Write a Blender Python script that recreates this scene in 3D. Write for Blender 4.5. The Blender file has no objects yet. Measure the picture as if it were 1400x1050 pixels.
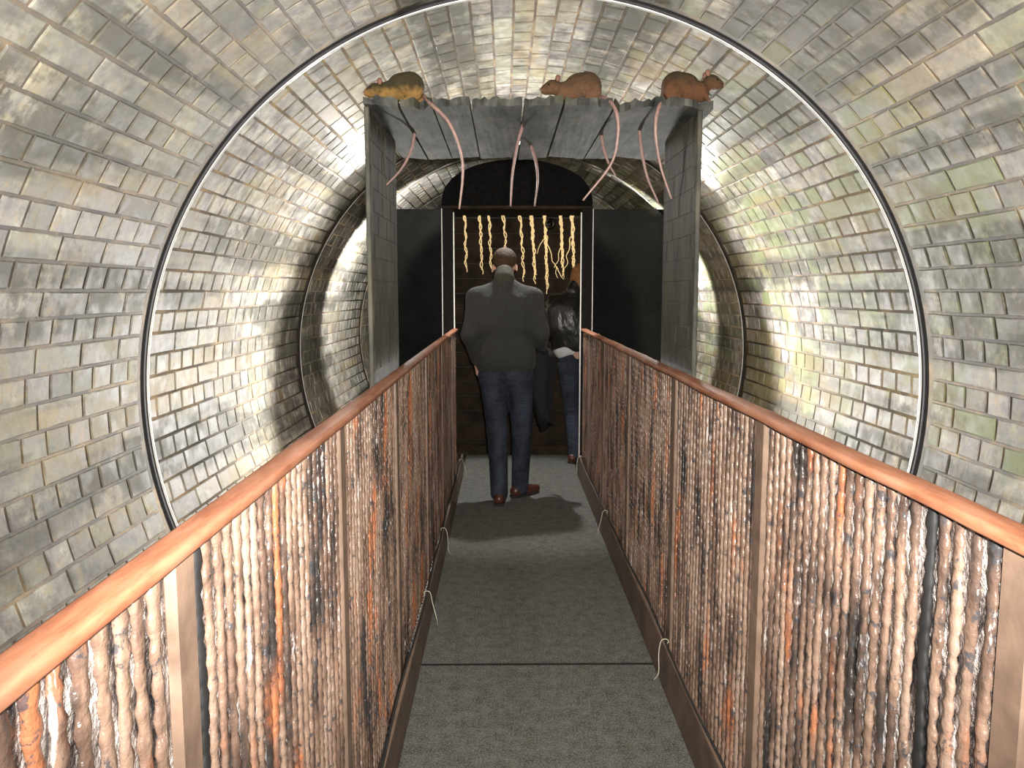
import bpy, math, random
import numpy as np
from mathutils import Vector, Matrix

random.seed(7)
RNG = np.random.default_rng(7)
SC = bpy.context.scene
COL = SC.collection
PI = math.pi

# ------------------------------------------------------------------ camera
YAW, PITCH, FOC = 0.0098, 0.1142, 1100.0
cam_d = bpy.data.cameras.new('camera')
cam_d.sensor_width = 36.0
cam_d.lens = FOC / 1400.0 * 36.0
cam_d.clip_start = 0.02
cam = bpy.data.objects.new('camera', cam_d)
COL.objects.link(cam)
cam.location = (0, 0, 1.5)
cam.rotation_euler = (PI / 2 - PITCH, 0, -YAW)
SC.camera = cam

# ------------------------------------------------------------------ world
w = bpy.data.worlds.new('world')
SC.world = w
w.use_nodes = True
w.node_tree.nodes['Background'].inputs[0].default_value = (0.75, 0.8, 0.85, 1)
w.node_tree.nodes['Background'].inputs[1].default_value = 0.012

# ------------------------------------------------------------------ camera flash (beside the lens)
fl = bpy.data.lights.new('camera_flash', 'SPOT')
fl.energy = 400
fl.spot_size = math.radians(112)
fl.spot_blend = 0.75
fl.shadow_soft_size = 0.02
fl.color = (1.0, 0.95, 0.87)
flo = bpy.data.objects.new('camera_flash', fl)
COL.objects.link(flo)
flo.location = (0.05, -0.02, 1.56)
flo.rotation_euler = (PI / 2 + 0.10, 0, -0.02)

SC.view_settings.view_transform = 'Standard'
SC.view_settings.look = 'None'
SC.view_settings.gamma = 1.0
SC.view_settings.use_curve_mapping = False
SC.view_settings.exposure = 0.55

# lamp positions used by the floodlight builder below
LAMP_POWER = 24
LOW_LAMP_POWER = 135
FAR_LAMP_POWER = 75
DOWN_LAMP_POWER = 110

# ------------------------------------------------------------------ measures
AX, AZ, R = 0.1435, 1.0195, 1.752          # tunnel axis and radius
NCOURSE = 112
DTH = 2 * PI / NCOURSE
JOINTS = [-1.8, 0.95, 3.60, 6.33, 9.0, 11.6]

_F = np.array([math.sin(YAW) * math.cos(PITCH), math.cos(YAW) * math.cos(PITCH), -math.sin(PITCH)])
_R = np.array([math.cos(YAW), -math.sin(YAW), 0])
_U = np.cross(_R, _F)


def at(x, y, Y):
    """world point seen at photo pixel (x, y) on the plane at distance Y"""
    d = _F + (x - 700) / FOC * _R + (525 - y) / FOC * _U
    p = d / d[1] * Y
    return Vector((p[0], p[1], p[2] + 1.5))


# ------------------------------------------------------------------ node helpers
class NT:
    def __init__(self, name):
        self.m = bpy.data.materials.new(name)
        self.m.use_nodes = True
        self.t = self.m.node_tree
        self.b = self.t.nodes['Principled BSDF']

    def n(self, kind, **kw):
        nd = self.t.nodes.new(kind)
        for k, v in kw.items():
            setattr(nd, k, v)
        return nd

    def link(self, a, b):
        self.t.links.new(a, b)

    def pos(self, scale=(1, 1, 1), obj=False):
        if obj:
            o = self.n('ShaderNodeTexCoord').outputs['Object']
        else:
            o = self.n('ShaderNodeNewGeometry').outputs['Position']
        mp = self.n('ShaderNodeMapping')
        mp.inputs['Scale'].default_value = scale
        self.link(o, mp.inputs['Vector'])
        return mp.outputs[0]

    def noise(self, vec, scale, detail=4, rough=0.55, dist=0.0):
        nd = self.n('ShaderNodeTexNoise')
        nd.inputs['Scale'].default_value = scale
        nd.inputs['Detail'].default_value = detail
        nd.inputs['Roughness'].default_value = rough
        nd.inputs['Distortion'].default_value = dist
        if vec is not None:
            self.link(vec, nd.inputs['Vector'])
        return nd.outputs['Fac']

    def ramp(self, fac, stops):
        nd = self.n('ShaderNodeValToRGB')
        cr = nd.color_ramp
        while len(cr.elements) < len(stops):
            cr.elements.new(0.5)
        for e, (p, c) in zip(cr.elements, stops):
            e.position = p
            e.color = (*c, 1) if len(c) == 3 else c
        self.link(fac, nd.inputs[0])
        return nd.outputs[0]

    def rng(self, fac, a, b, c=0.0, d=1.0):
        nd = self.n('ShaderNodeMapRange')
        nd.interpolation_type = 'SMOOTHSTEP'
        for i, v in zip((1, 2, 3, 4), (a, b, c, d)):
            nd.inputs[i].default_value = v
        self.link(fac, nd.inputs[0])
        return nd.outputs[0]

    def math(self, op, a, b=None):
        nd = self.n('ShaderNodeMath', operation=op)
        for i, v in enumerate((a, b)):
            if v is None:
                continue
            if isinstance(v, (int, float)):
                nd.inputs[i].default_value = v
            else:
                self.link(v, nd.inputs[i])
        return nd.outputs[0]

    def mix(self, fac, a, b, mode='MIX'):
        nd = self.n('ShaderNodeMix', data_type='RGBA', blend_type=mode)
        for i, v in ((0, fac), (6, a), (7, b)):
            if isinstance(v, (int, float)):
                nd.inputs[i].default_value = v
            elif isinstance(v, tuple):
                nd.inputs[i].default_value = (*v, 1)
            else:
                self.link(v, nd.inputs[i])
        return nd.outputs[2]

    def bump(self, h, strength=0.3, dist=0.01):
        nd = self.n('ShaderNodeBump')
        nd.inputs['Strength'].default_value = strength
        nd.inputs['Distance'].default_value = dist
        self.link(h, nd.inputs['Height'])
        self.link(nd.outputs[0], self.b.inputs['Normal'])

    def out(self, col=None, rough=None, metal=None, spec=None):
        for k, v in (('Base Color', col), ('Roughness', rough), ('Metallic', metal), ('Specular IOR Level', spec)):
            if v is None:
                continue
            if isinstance(v, (int, float)):
                self.b.inputs[k].default_value = v
            elif isinstance(v, tuple):
                self.b.inputs[k].default_value = (*v, 1)
            else:
                self.link(v, self.b.inputs[k])
        return self.m


def simple(name, col, rough=0.6, metal=0.0, var=0.25, scale=20, bump=0.0, spec=0.5, dark=None):
    t = NT(name)
    n = t.noise(t.pos(), scale, 4)
    dk = dark or tuple(c * (1 - var) for c in col)
    lt = tuple(min(1, c * (1 + var)) for c in col)
    c = t.ramp(n, [(0.3, dk), (0.7, lt)])
    if bump:
        t.bump(n, bump, 0.01)
    return t.out(c, rough, metal, spec)


def dirt(t, c, p, sx):
    """brown and dark stains that run over bricks and joints alike"""
    side = t.rng(sx, 0.6, 1.75, 0.55, 1.0)
    b1 = t.rng(t.noise(t.pos((1.0, 0.30, 1.0)), 2.4, 5, 0.6, 0.4), 0.45, 0.58)
    b2 = t.rng(t.noise(p, 7, 5, 0.7), 0.38, 0.58)
    c = t.mix(t.math('MULTIPLY', t.math('MULTIPLY', b1, b2), t.math('MULTIPLY', side, 0.75)), c, (0.235, 0.185, 0.095))
    d1 = t.rng(t.noise(t.pos((1.3, 0.14, 1.3)), 2.9, 4, 0.55), 0.48, 0.58)
    d2 = t.rng(t.noise(p, 6, 5, 0.7), 0.32, 0.52)
    return t.mix(t.math('MULTIPLY', t.math('MULTIPLY', d1, d2), 0.82), c, (0.115, 0.11, 0.09))


def mat_brick():
    t = NT('painted_brick')
    p = t.pos()
    st = t.pos((1, 0.22, 1))
    tone = t.n('ShaderNodeAttribute', attribute_name='tone')
    sep = t.n('ShaderNodeSeparateColor')
    t.link(tone.outputs['Color'], sep.inputs[0])
    n2 = t.noise(p, 11, 6, 0.6)
    n2b = t.noise(p, 24, 5, 0.7)
    c = t.ramp(n2, [(0.34, (0.17, 0.16, 0.155)), (0.45, (0.33, 0.31, 0.295)), (0.55, (0.45, 0.43, 0.38)), (0.66, (0.60, 0.57, 0.50))])
    c = t.mix(t.rng(n2b, 0.5, 0.64, 0, 0.55), c, (0.22, 0.20, 0.195))
    c = t.mix(t.rng(t.noise(p, 17, 5, 0.7), 0.53, 0.66, 0, 0.5), c, (0.50, 0.37, 0.20))
    br = t.math('MULTIPLY_ADD', sep.outputs[0], 0.6)
    t.t.nodes[-1].inputs[2].default_value = 0.68
    c = t.mix(1.0, c, br, 'MULTIPLY')
    # moss green, stronger towards the damp right-hand side
    sx = t.n('ShaderNodeSeparateXYZ')
    t.link(p, sx.inputs[0])
    side = t.rng(sx.outputs[0], -0.6, 1.7, 0.25, 1.0)
    g1 = t.rng(t.noise(p, 2.1, 4), 0.46, 0.62)
    g = t.math('MULTIPLY', t.math('MAXIMUM', t.math('MULTIPLY', g1, 0.9), sep.outputs[1]), side)
    g = t.math('MULTIPLY', g, 0.75)
    c = t.mix(g, c, (0.225, 0.275, 0.105))
    # ochre wash
    o1 = t.rng(t.noise(st, 3.3, 5, 0.6, 0.3), 0.51, 0.66)
    o = t.math('MULTIPLY', t.math('MAXIMUM', o1, sep.outputs[2]), 0.45)
    c = t.mix(o, c, (0.42, 0.30, 0.13))
    c = dirt(t, c, p, sx.outputs[0])
    fine = t.noise(p, 60, 4, 0.65)
    h = t.math('ADD', t.math('MULTIPLY', n2, 0.8), t.math('MULTIPLY', fine, 0.25))
    t.bump(h, 0.3, 0.010)
    return t.out(c, t.rng(n2, 0.3, 0.7, 0.5, 0.72), 0.0, 0.3)


def mat_mortar():
    t = NT('ochre_mortar')
    p = t.pos()
    n = t.noise(p, 5, 5)
    c = t.ramp(n, [(0.36, (0.15, 0.135, 0.125)), (0.5, (0.26, 0.205, 0.16)), (0.64, (0.48, 0.35, 0.20))])
    sx = t.n('ShaderNodeSeparateXYZ')
    t.link(p, sx.inputs[0])
    c = dirt(t, c, p, sx.outputs[0])
    t.bump(t.noise(p, 50, 3), 0.4, 0.01)
    return t.out(c, 0.7)


def mat_rib():
    t = NT('rusted_rib')
    p = t.pos()
    st = t.pos((1, 9, 2.2))
    n = t.noise(st, 1.3, 5, 0.6)
    c = t.ramp(n, [(0.36, (0.035, 0.030, 0.029)), (0.45, (0.13, 0.082, 0.062)), (0.54, (0.25, 0.165, 0.122)), (0.66, (0.31, 0.225, 0.18))])
    o = t.rng(t.noise(t.pos((1, 5, 1.2)), 1.7, 4), 0.57, 0.66, 0, 0.7)
    c = t.mix(o, c, (0.45, 0.15, 0.06))
    k = t.rng(t.noise(p, 26, 5, 0.7), 0.57, 0.64, 0, 0.85)
    c = t.mix(k, c, (0.045, 0.05, 0.06))
    wmask = t.rng(t.noise(t.pos((14, 14, 3)), 2.3, 5, 0.7), 0.62, 0.68, 0, 0.7)
    c = t.mix(wmask, c, (0.55, 0.50, 0.48))
    t.bump(t.noise(p, 45, 4), 0.5, 0.012)
    return t.out(c, 0.33, 0.0, 0.6)


def mat_foil():
    t = NT('crumpled_metal_sheet')
    p = t.pos()
    n = t.noise(t.pos((1, 2.2, 0.9)), 7, 6, 0.7, 0.6)
    c = t.ramp(n, [(0.38, (0.025, 0.025, 0.03)), (0.46, (0.12, 0.10, 0.095)), (0.52, (0.45, 0.40, 0.38)), (0.60, (0.70, 0.67, 0.66))])
    t.bump(t.noise(p, 38, 5, 0.6), 0.9, 0.03)
    return t.out(c, 0.35, 0.45, 0.6)


def mat_rail():
    t = NT('copper_painted_rail')
    n = t.noise(t.pos((6, 1, 6)), 5, 6, 0.6)
    c = t.ramp(n, [(0.36, (0.25, 0.085, 0.042)), (0.5, (0.36, 0.15, 0.083)), (0.64, (0.42, 0.20, 0.125))])
    k = t.rng(t.noise(t.pos((30, 7, 30)), 3, 5, 0.7), 0.66, 0.72, 0, 0.7)
    c = t.mix(k, c, (0.13, 0.06, 0.04))
    t.bump(n, 0.15, 0.01)
    return t.out(c, 0.55, 0, 0.35)


def mat_carpet():
    t = NT('worn_grey_felt')
    p = t.pos()
    n = t.noise(p, 150, 3, 0.7)
    n2 = t.noise(p, 19, 6, 0.75)
    c = t.ramp(n2, [(0.36, (0.055, 0.057, 0.052)), (0.64, (0.15, 0.148, 0.135))])
    c = t.mix(t.rng(n, 0.45, 0.62, 0, 0.5), c, (0.36, 0.355, 0.325))
    g = t.rng(t.noise(p, 28, 4, 0.7), 0.56, 0.7, 0, 0.5)
    c = t.mix(g, c, (0.13, 0.15, 0.075))
    r = t.rng(t.noise(p, 33, 4, 0.7), 0.66, 0.74, 0, 0.5)
    c = t.mix(r, c, (0.21, 0.12, 0.07))
    t.bump(n, 0.6, 0.008)
    return t.out(c, 0.85, 0, 0.25)


def mat_slate():
    t = NT('weathered_slate_plank')
    n = t.noise(t.pos((2.5, 0.6, 2.5)), 5, 6, 0.65)
    c = t.ramp(n, [(0.36, (0.03, 0.032, 0.031)), (0.5, (0.068, 0.070, 0.066)), (0.64, (0.125, 0.122, 0.108))])
    g = t.rng(t.noise(t.pos(), 7, 4), 0.5, 0.7, 0, 0.5)
    c = t.mix(g, c, (0.115, 0.115, 0.065))
    t.bump(t.noise(t.pos((3, 0.6, 3)), 20, 4), 0.3, 0.01)
    return t.out(c, 0.8, 0, 0.25)


def mat_side():
    t = NT('stained_side_panel')
    n = t.noise(t.pos((1, 2, 0.5)), 9, 6, 0.65)
    c = t.ramp(n, [(0.36, (0.017, 0.018, 0.015)), (0.5, (0.05, 0.049, 0.038)), (0.64, (0.095, 0.09, 0.066))])
    g = t.rng(t.noise(t.pos((1, 1, 0.6)), 6, 4), 0.5, 0.7, 0, 0.55)
    c = t.mix(g, c, (0.10, 0.075, 0.035))
    s = t.rng(t.noise(t.pos((1, 22, 1.2)), 3, 4), 0.6, 0.72, 0, 0.5)
    c = t.mix(s, c, (0.16, 0.15, 0.11))
    t.bump(n, 0.3, 0.01)
    return t.out(c, 0.6)


def mat_fur(name, back, belly, zlo, zhi):
    t = NT(name)
    sx = t.n('ShaderNodeSeparateXYZ')
    t.link(t.n('ShaderNodeTexCoord').outputs['Object'], sx.inputs[0])
    n = t.noise(t.pos((1, 1, 1), True), 30, 5, 0.7)
    z = t.math('ADD', sx.outputs[2], t.math('MULTIPLY', t.math('SUBTRACT', n, 0.5), 0.07))
    c = t.mix(t.rng(z, zlo, zhi), belly, back)
    c = t.mix(t.rng(n, 0.45, 0.75, 0, 0.5), c, tuple(x * 0.45 for x in back))
    t.bump(t.noise(t.pos((1, 1, 1), True), 75, 5, 0.75), 0.9, 0.012)
    return t.out(c, 0.55)


def mat_denim():
    t = NT('blue_denim')
    n = t.noise(t.pos((1, 1, 0.5)), 7, 5, 0.6)
    c = t.ramp(n, [(0.38, (0.008, 0.010, 0.018)), (0.62, (0.032, 0.042, 0.068))])
    t.bump(t.noise(t.pos((1, 1, 2.5)), 14, 3), 0.5, 0.03)
    return t.out(c, 0.8)


def mat_cloth(name, col, rough=0.85, var=0.3, fold=0.35, spec=0.3, sheen=0.0):
    t = NT(name)
    n = t.noise(t.pos(), 120, 3, 0.7)
    c = t.ramp(n, [(0.3, tuple(x * (1 - var) for x in col)), (0.7, tuple(x * (1 + var) for x in col))])
    t.bump(t.noise(t.pos((1, 1, 0.5)), 9, 3), fold, 0.03)
    t.b.inputs['Sheen Weight'].default_value = sheen
    return t.out(c, rough, 0, spec)


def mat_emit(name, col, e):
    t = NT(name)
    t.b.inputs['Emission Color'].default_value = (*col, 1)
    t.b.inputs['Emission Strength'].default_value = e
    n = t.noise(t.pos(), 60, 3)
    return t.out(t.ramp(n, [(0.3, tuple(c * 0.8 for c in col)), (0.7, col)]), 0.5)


M = dict(
    brick=mat_brick(), mortar=mat_mortar(), rib=mat_rib(), foil=mat_foil(), rail=mat_rail(), carpet=mat_carpet(),
    slate=mat_slate(), side=mat_side(), denim=mat_denim(),
    rubber=simple('black_rubber_gap', (0.012, 0.012, 0.013), 0.7, var=0.4),
    steel=simple('bright_steel', (0.78, 0.75, 0.72), 0.35, 0.35, 0.1, 30),
    batten=simple('tan_batten', (0.20, 0.135, 0.10), 0.45, 0, 0.3, 14, 0.2),
    kerb=simple('brown_kerb_paint', (0.13, 0.085, 0.062), 0.5, 0, 0.4, 9, 0.15),
    slab=simple('dark_deck', (0.05, 0.045, 0.04), 0.7),
    blackpanel=simple('black_gloss_panel', (0.008, 0.009, 0.010), 0.09, 0, 0.3, 6, 0.0, 0.28),
    jamb=simple('black_jamb', (0.008, 0.007, 0.007), 0.6, 0, 0.4, 20, 0, 0.12),
    board=simple('dark_brown_board', (0.032, 0.021, 0.014), 0.7, 0, 0.5, 9, 0.2, 0.12),
    arch=simple('plain_black', (0.007, 0.0065, 0.0065), 0.9, 0, 0.5, 30, 0.3, 0.1),
    void=simple('black_end_wall', (0.02, 0.02, 0.02), 0.9),
    tailskin=simple('pink_tail_skin', (0.34, 0.215, 0.19), 0.4, 0, 0.25, 60, 0.3),
    ear=simple('brown_pink_ear', (0.20, 0.09, 0.06), 0.6),
    cable=simple('black_cable', (0.02, 0.02, 0.02), 0.4),
    tie=simple('pale_cable_tie', (0.50, 0.46, 0.36), 0.5),
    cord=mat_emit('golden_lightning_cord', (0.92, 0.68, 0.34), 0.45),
    lens=mat_emit('lamp_lens', (1.0, 0.96, 0.88), 6.0),
    housing=simple('lamp_housing', (0.03, 0.03, 0.03), 0.4),
    gloss=simple('black_gloss_dome', (0.01, 0.01, 0.01), 0.08, 0, 0.1, 5, 0, 0.8),
    skin=simple('skin', (0.50, 0.30, 0.22), 0.5, 0, 0.12, 25),
    hair=simple('brown_hair', (0.055, 0.030, 0.017), 0.75, 0, 0.6, 90, 0.9, 0.25),
    blond=simple('ginger_blond_hair', (0.30, 0.13, 0.04), 0.6, 0, 0.4, 70, 0.6),
    jumper=mat_cloth('charcoal_wool', (0.036, 0.036, 0.036), 0.9, 0.3, 0.6, 0.3, 0.05),
    collar=mat_cloth('olive_collar', (0.050, 0.046, 0.034)),
    coat=mat_cloth('black_coat', (0.012, 0.012, 0.014), 0.8),
    leather=mat_cloth('black_leather', (0.016, 0.015, 0.014), 0.35, 0.3, 0.7, 0.6),
    shirt=mat_cloth('white_shirt', (0.7, 0.7, 0.72)),
    shoe=simple('reddish_brown_leather', (0.075, 0.024, 0.015), 0.35, 0, 0.3, 20),
    sole=simple('dark_sole', (0.02, 0.017, 0.015), 0.7),
    eye=simple('dark_eye', (0.01, 0.008, 0.008), 0.1),
    fur_olive=mat_fur('olive_and_ochre_fur', (0.055, 0.042, 0.014), (0.32, 0.18, 0.05), 0.030, 0.060),
    fur_red=mat_fur('reddish_brown_fur', (0.085, 0.047, 0.022), (0.165, 0.082, 0.040), 0.02, 0.10),
    fur_dark=mat_fur('russet_fur', (0.055, 0.036, 0.013), (0.15, 0.060, 0.024), 0.03, 0.11),
)


# ------------------------------------------------------------------ mesh helpers
class MB:
    """collects shapes for ONE mesh"""
    def __init__(self):
        self.v, self.f = [], []

    def add(self, vs, fs):
        b = len(self.v)
        self.v += [tuple(x) for x in vs]
        self.f += [tuple(i + b for i in f) for f in fs]
        return self

    def box(self, x0, x1, y0, y1, z0, z1, bev=0.0):
        if bev <= 0:
            vs = [(x, y, z) for z in (z0, z1) for y in (y0, y1) for x in (x0, x1)]
            fs = [(0, 2, 3, 1), (4, 5, 7, 6), (0, 1, 5, 4), (2, 6, 7, 3), (0, 4, 6, 2), (1, 3, 7, 5)]
            return self.add(vs, fs)
        # chamfered box: each corner gives three verts
        vs, idx = [], {}
        X, Y, Z = (x0, x1), (y0, y1), (z0, z1)
        for i in (0, 1):
            for j in (0, 1):
                for k in (0, 1):
                    sx, sy, sz = (1 - 2 * i), (1 - 2 * j), (1 - 2 * k)
                    for a in range(3):
                        p = [X[i] + sx * bev, Y[j] + sy * bev, Z[k] + sz * bev]
                        p[a] = (X[i], Y[j], Z[k])[a]
                        idx[i, j, k, a] = len(vs)
                        vs.append(p)
        fs = []
        for a in range(3):
            b, c = (a + 1) % 3, (a + 2) % 3
            for s in (0, 1):
                def key(sb, sc_, ax=a):
                    q = [0, 0, 0]
                    q[a], q[b], q[c] = s, sb, sc_
                    return (*q, ax)
                q = [idx[key(0, 0)], idx[key(1, 0)], idx[key(1, 1)], idx[key(0, 1)]]
                fs.append(tuple(q if s else q[::-1]))
            for sb in (0, 1):
                for sc_ in (0, 1):
                    def k2(sa, ax):
                        q = [0, 0, 0]
                        q[a], q[b], q[c] = sa, sb, sc_
                        return (*q, ax)
                    q = [idx[k2(0, b)], idx[k2(1, b)], idx[k2(1, c)], idx[k2(0, c)]]
                    fs.append(tuple(q if (sb ^ sc_) else q[::-1]))
        for i in (0, 1):
            for j in (0, 1):
                for k in (0, 1):
                    q = [idx[i, j, k, 0], idx[i, j, k, 1], idx[i, j, k, 2]]
                    fs.append(tuple(q if (i + j + k) % 2 else q[::-1]))
        return self.add(vs, fs)

    def tube(self, pts, rad, sides=8, cap=True):
        pts = [Vector(p) for p in pts]
        n = len(pts)
        if isinstance(rad, (int, float)):
            rad = [rad] * n
        vs, fs = [], []
        T0 = (pts[1] - pts[0]).normalized()
        N = T0.orthogonal().normalized()
        for i, p in enumerate(pts):
            T = (pts[min(i + 1, n - 1)] - pts[max(i - 1, 0)]).normalized()
            N = (N - T * N.dot(T)).normalized()
            B = T.cross(N)
            for k in range(sides):
                a = 2 * PI * k / sides
                vs.append(p + (N * math.cos(a) + B * math.sin(a)) * rad[i])
        for i in range(n - 1):
            for k in range(sides):
                k2 = (k + 1) % sides
                fs.append((i * sides + k, i * sides + k2, (i + 1) * sides + k2, (i + 1) * sides + k))
        if cap:
            fs.append(tuple(range(sides))[::-1])
            fs.append(tuple((n - 1) * sides + k for k in range(sides)))
        return self.add(vs, fs)

    def lathe(self, prof, c=(0, 0, 0), sides=20, axis='z'):
        vs, fs = [], []
        for r, h in prof:
            for k in range(sides):
                a = 2 * PI * k / sides
                x, y = r * math.cos(a), r * math.sin(a)
                vs.append({'z': (c[0] + x, c[1] + y, c[2] + h), 'y': (c[0] + x, c[1] + h, c[2] - y)}[axis])
        for i in range(len(prof) - 1):
            for k in range(sides):
                k2 = (k + 1) % sides
                fs.append((i * sides + k, i * sides + k2, (i + 1) * sides + k2, (i + 1) * sides + k))
        return self.add(vs, fs)

    def ball(self, c, r, u=14, v=9):
        if isinstance(r, (int, float)):
            r = (r, r, r)
        vs = [(c[0], c[1], c[2] - r[2])]
        for i in range(1, v):
            ph = -PI / 2 + PI * i / v
            for k in range(u):
                a = 2 * PI * k / u
                vs.append((c[0] + r[0] * math.cos(ph) * math.cos(a), c[1] + r[1] * math.cos(ph) * math.sin(a), c[2] + r[2] * math.sin(ph)))
        vs.append((c[0], c[1], c[2] + r[2]))
        fs = [(0, 1 + (k + 1) % u, 1 + k) for k in range(u)]
        for i in range(v - 2):
            for k in range(u):
                a, b = 1 + i * u + k, 1 + i * u + (k + 1) % u
                fs.append((a, b, b + u, a + u))
        L = len(vs) - 1
        o = 1 + (v - 2) * u
        fs += [(o + k, o + (k + 1) % u, L) for k in range(u)]
        return self.add(vs, fs)

    def mesh(self, name, m, smooth=False):
        me = bpy.data.meshes.new(name)
        me.from_pydata([tuple(p) for p in self.v], [], self.f)
        me.materials.append(M[m] if isinstance(m, str) else m)
        if smooth:
            me.polygons.foreach_set('use_smooth', [True] * len(me.polygons))
        me.update()
        return me

    def build(self, name, m, parent=None, smooth=False):
        return link(name, self.mesh(name, m, smooth), parent)


def link(name, data, parent=None, loc=None, rot=None):
    o = bpy.data.objects.new(name, data)
    COL.objects.link(o)
    if parent is not None:
        o.parent = parent
    if loc is not None:
        o.location = loc
    if rot is not None:
        o.rotation_euler = rot
    return o


def tag(o, label=None, cat=None, group=None, kind=None):
    for k, v in (('label', label), ('category', cat), ('group', group), ('kind', kind)):
        if v:
            o[k] = v
    return o


def thing(name, loc, label, cat, group=None, rz=0.0):
    o = link(name, None, None, loc, (0, 0, rz))
    o.empty_display_size = 0.1
    return tag(o, label, cat, group)


def curve_pts(pts, n=8):
    """Catmull-Rom through the points"""
    P = [Vector(p) for p in pts]
    P = [P[0] * 2 - P[1]] + P + [P[-1] * 2 - P[-2]]
    out = []
    for i in range(1, len(P) - 2):
        a, b, c, d = P[i - 1:i + 3]
        for k in range(n):
            t = k / n
            out.append(0.5 * ((2 * b) + (c - a) * t + (2 * a - 5 * b + 4 * c - d) * t * t + (3 * b - a - 3 * c + d) * t ** 3))
    out.append(P[-2])
    return out


# signed-distance bodies -> one continuous mesh (surface nets)
def cap(a, b, ra, rb=None, k=None):
    return ('c', np.array(a, float), np.array(b, float), ra, ra if rb is None else rb, k)


def ell(c, r, rot=None, k=None):
    return ('e', np.array(c, float), np.array(r, float), rot, 0, k)


def sdf_mesh(name, prims, h, k, mat, parent=None):
    lo, hi = np.full(3, 1e9), np.full(3, -1e9)
    for p in prims:
        if p[0] == 'c':
            r = max(p[3], p[4])
            lo = np.minimum(lo, np.minimum(p[1], p[2]) - r)
            hi = np.maximum(hi, np.maximum(p[1], p[2]) + r)
        else:
            r = p[2].max()
            lo = np.minimum(lo, p[1] - r)
            hi = np.maximum(hi, p[1] + r)
    lo -= 3 * h
    hi += 3 * h
    n = np.ceil((hi - lo) / h).astype(int) + 1
    D = np.full(n, 0.5, np.float32)
    for p in prims:
        kk = p[5] or k
        if p[0] == 'c':
            r = max(p[3], p[4])
            a, b = np.minimum(p[1], p[2]) - r, np.maximum(p[1], p[2]) + r
        else:
            r = p[2].max()
            a, b = p[1] - r, p[1] + r
        mrg = kk * 2 + 3 * h
        i0 = np.clip(((a - mrg - lo) / h).astype(int), 0, n - 1)
        i1 = np.clip(((b + mrg - lo) / h).astype(int) + 2, 1, n)
        G = np.meshgrid(*[lo[i] + h * np.arange(i0[i], i1[i]) for i in range(3)], indexing='ij')
        P = np.stack(G, -1)
        if p[0] == 'c':
            A, B = p[1], p[2]
            ab = B - A
            t = np.clip(((P - A) @ ab) / max(ab @ ab, 1e-9), 0, 1)
            d = np.linalg.norm(P - A - t[..., None] * ab, axis=-1) - (p[3] + (p[4] - p[3]) * t)
        else:
            Q = P - p[1]
            if p[3] is not None:
                Q = Q @ np.array(Matrix.Rotation(p[3][1], 3, p[3][0]))
            k0 = np.linalg.norm(Q / p[2], axis=-1)
            k1 = np.linalg.norm(Q / p[2] ** 2, axis=-1)
            d = k0 * (k0 - 1) / np.maximum(k1, 1e-6)
        s = tuple(slice(i0[i], i1[i]) for i in range(3))
        old = D[s]
        hh = np.clip(0.5 + 0.5 * (old - d) / kk, 0, 1)
        D[s] = old + (d - old) * hh - kk * hh * (1 - hh)
    S = D < 0
    nx, ny, nz = n
    acc = np.zeros((nx - 1, ny - 1, nz - 1, 3), np.float32)
    cnt = np.zeros((nx - 1, ny - 1, nz - 1), np.float32)
    base = np.stack(np.meshgrid(*[np.arange(q) for q in n], indexing='ij'), -1).astype(np.float32)
    crossings = []
    for ax in range(3):
        s0 = [slice(None)] * 3
        s1 = [slice(None)] * 3
        s0[ax] = slice(0, n[ax] - 1)
        s1[ax] = slice(1, n[ax])
        a, b = D[tuple(s0)], D[tuple(s1)]
        X = (a < 0) != (b < 0)
        I = np.argwhere(X)
        t = a[X] / (a[X] - b[X])
        pt = I.astype(np.float32)
        pt[:, ax] += t
        o1, o2 = (ax + 1) % 3, (ax + 2) % 3
        for da in (0, -1):
            for db in (0, -1):
                J = I.copy()
                J[:, o1] += da
                J[:, o2] += db
                np.add.at(acc, tuple(J.T), pt)
                np.add.at(cnt, tuple(J.T), 1)
        crossings.append((ax, I, a[X] < 0))
    act = cnt > 0
    ids = np.full(act.shape, -1, int)
    ids[act] = np.arange(act.sum())
    V = acc[act] / cnt[act][:, None] * h + lo
    faces = []
    for ax, I, inside in crossings:
        o1, o2 = (ax + 1) % 3, (ax + 2) % 3
        q = []
        for da, db in ((-1, -1), (0, -1), (0, 0), (-1, 0)):
            J = I.copy()
            J[:, o1] += da
            J[:, o2] += db
            q.append(ids[tuple(J.T)])
        q = np.stack(q, 1)
        q[~inside] = q[~inside][:, ::-1]
        faces.append(q)
    Fq = np.concatenate(faces)
    # two rounds of smoothing
    for _ in range(2):
        s = np.zeros_like(V)
        c = np.zeros(len(V))
        for i in range(4):
            np.add.at(s, Fq[:, i], V[Fq[:, (i + 1) % 4]])
            np.add.at(c, Fq[:, i], 1)
        V = V * 0.5 + 0.5 * s / np.maximum(c, 1)[:, None]
    me = bpy.data.meshes.new(name)
    me.vertices.add(len(V))
    me.vertices.foreach_set('co', V.astype(np.float32).ravel())
    me.loops.add(len(Fq) * 4)
    me.loops.foreach_set('vertex_index', Fq.astype(np.int32).ravel())
    me.polygons.add(len(Fq))
    me.polygons.foreach_set('loop_start', np.arange(0, len(Fq) * 4, 4, dtype=np.int32))
    me.polygons.foreach_set('loop_total', np.full(len(Fq), 4, np.int32))
    me.update(calc_edges=True)
    me.polygons.foreach_set('use_smooth', np.ones(len(Fq), bool))
    me.materials.append(M[mat])
    me.validate()
    return link(name, me, parent)


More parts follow.
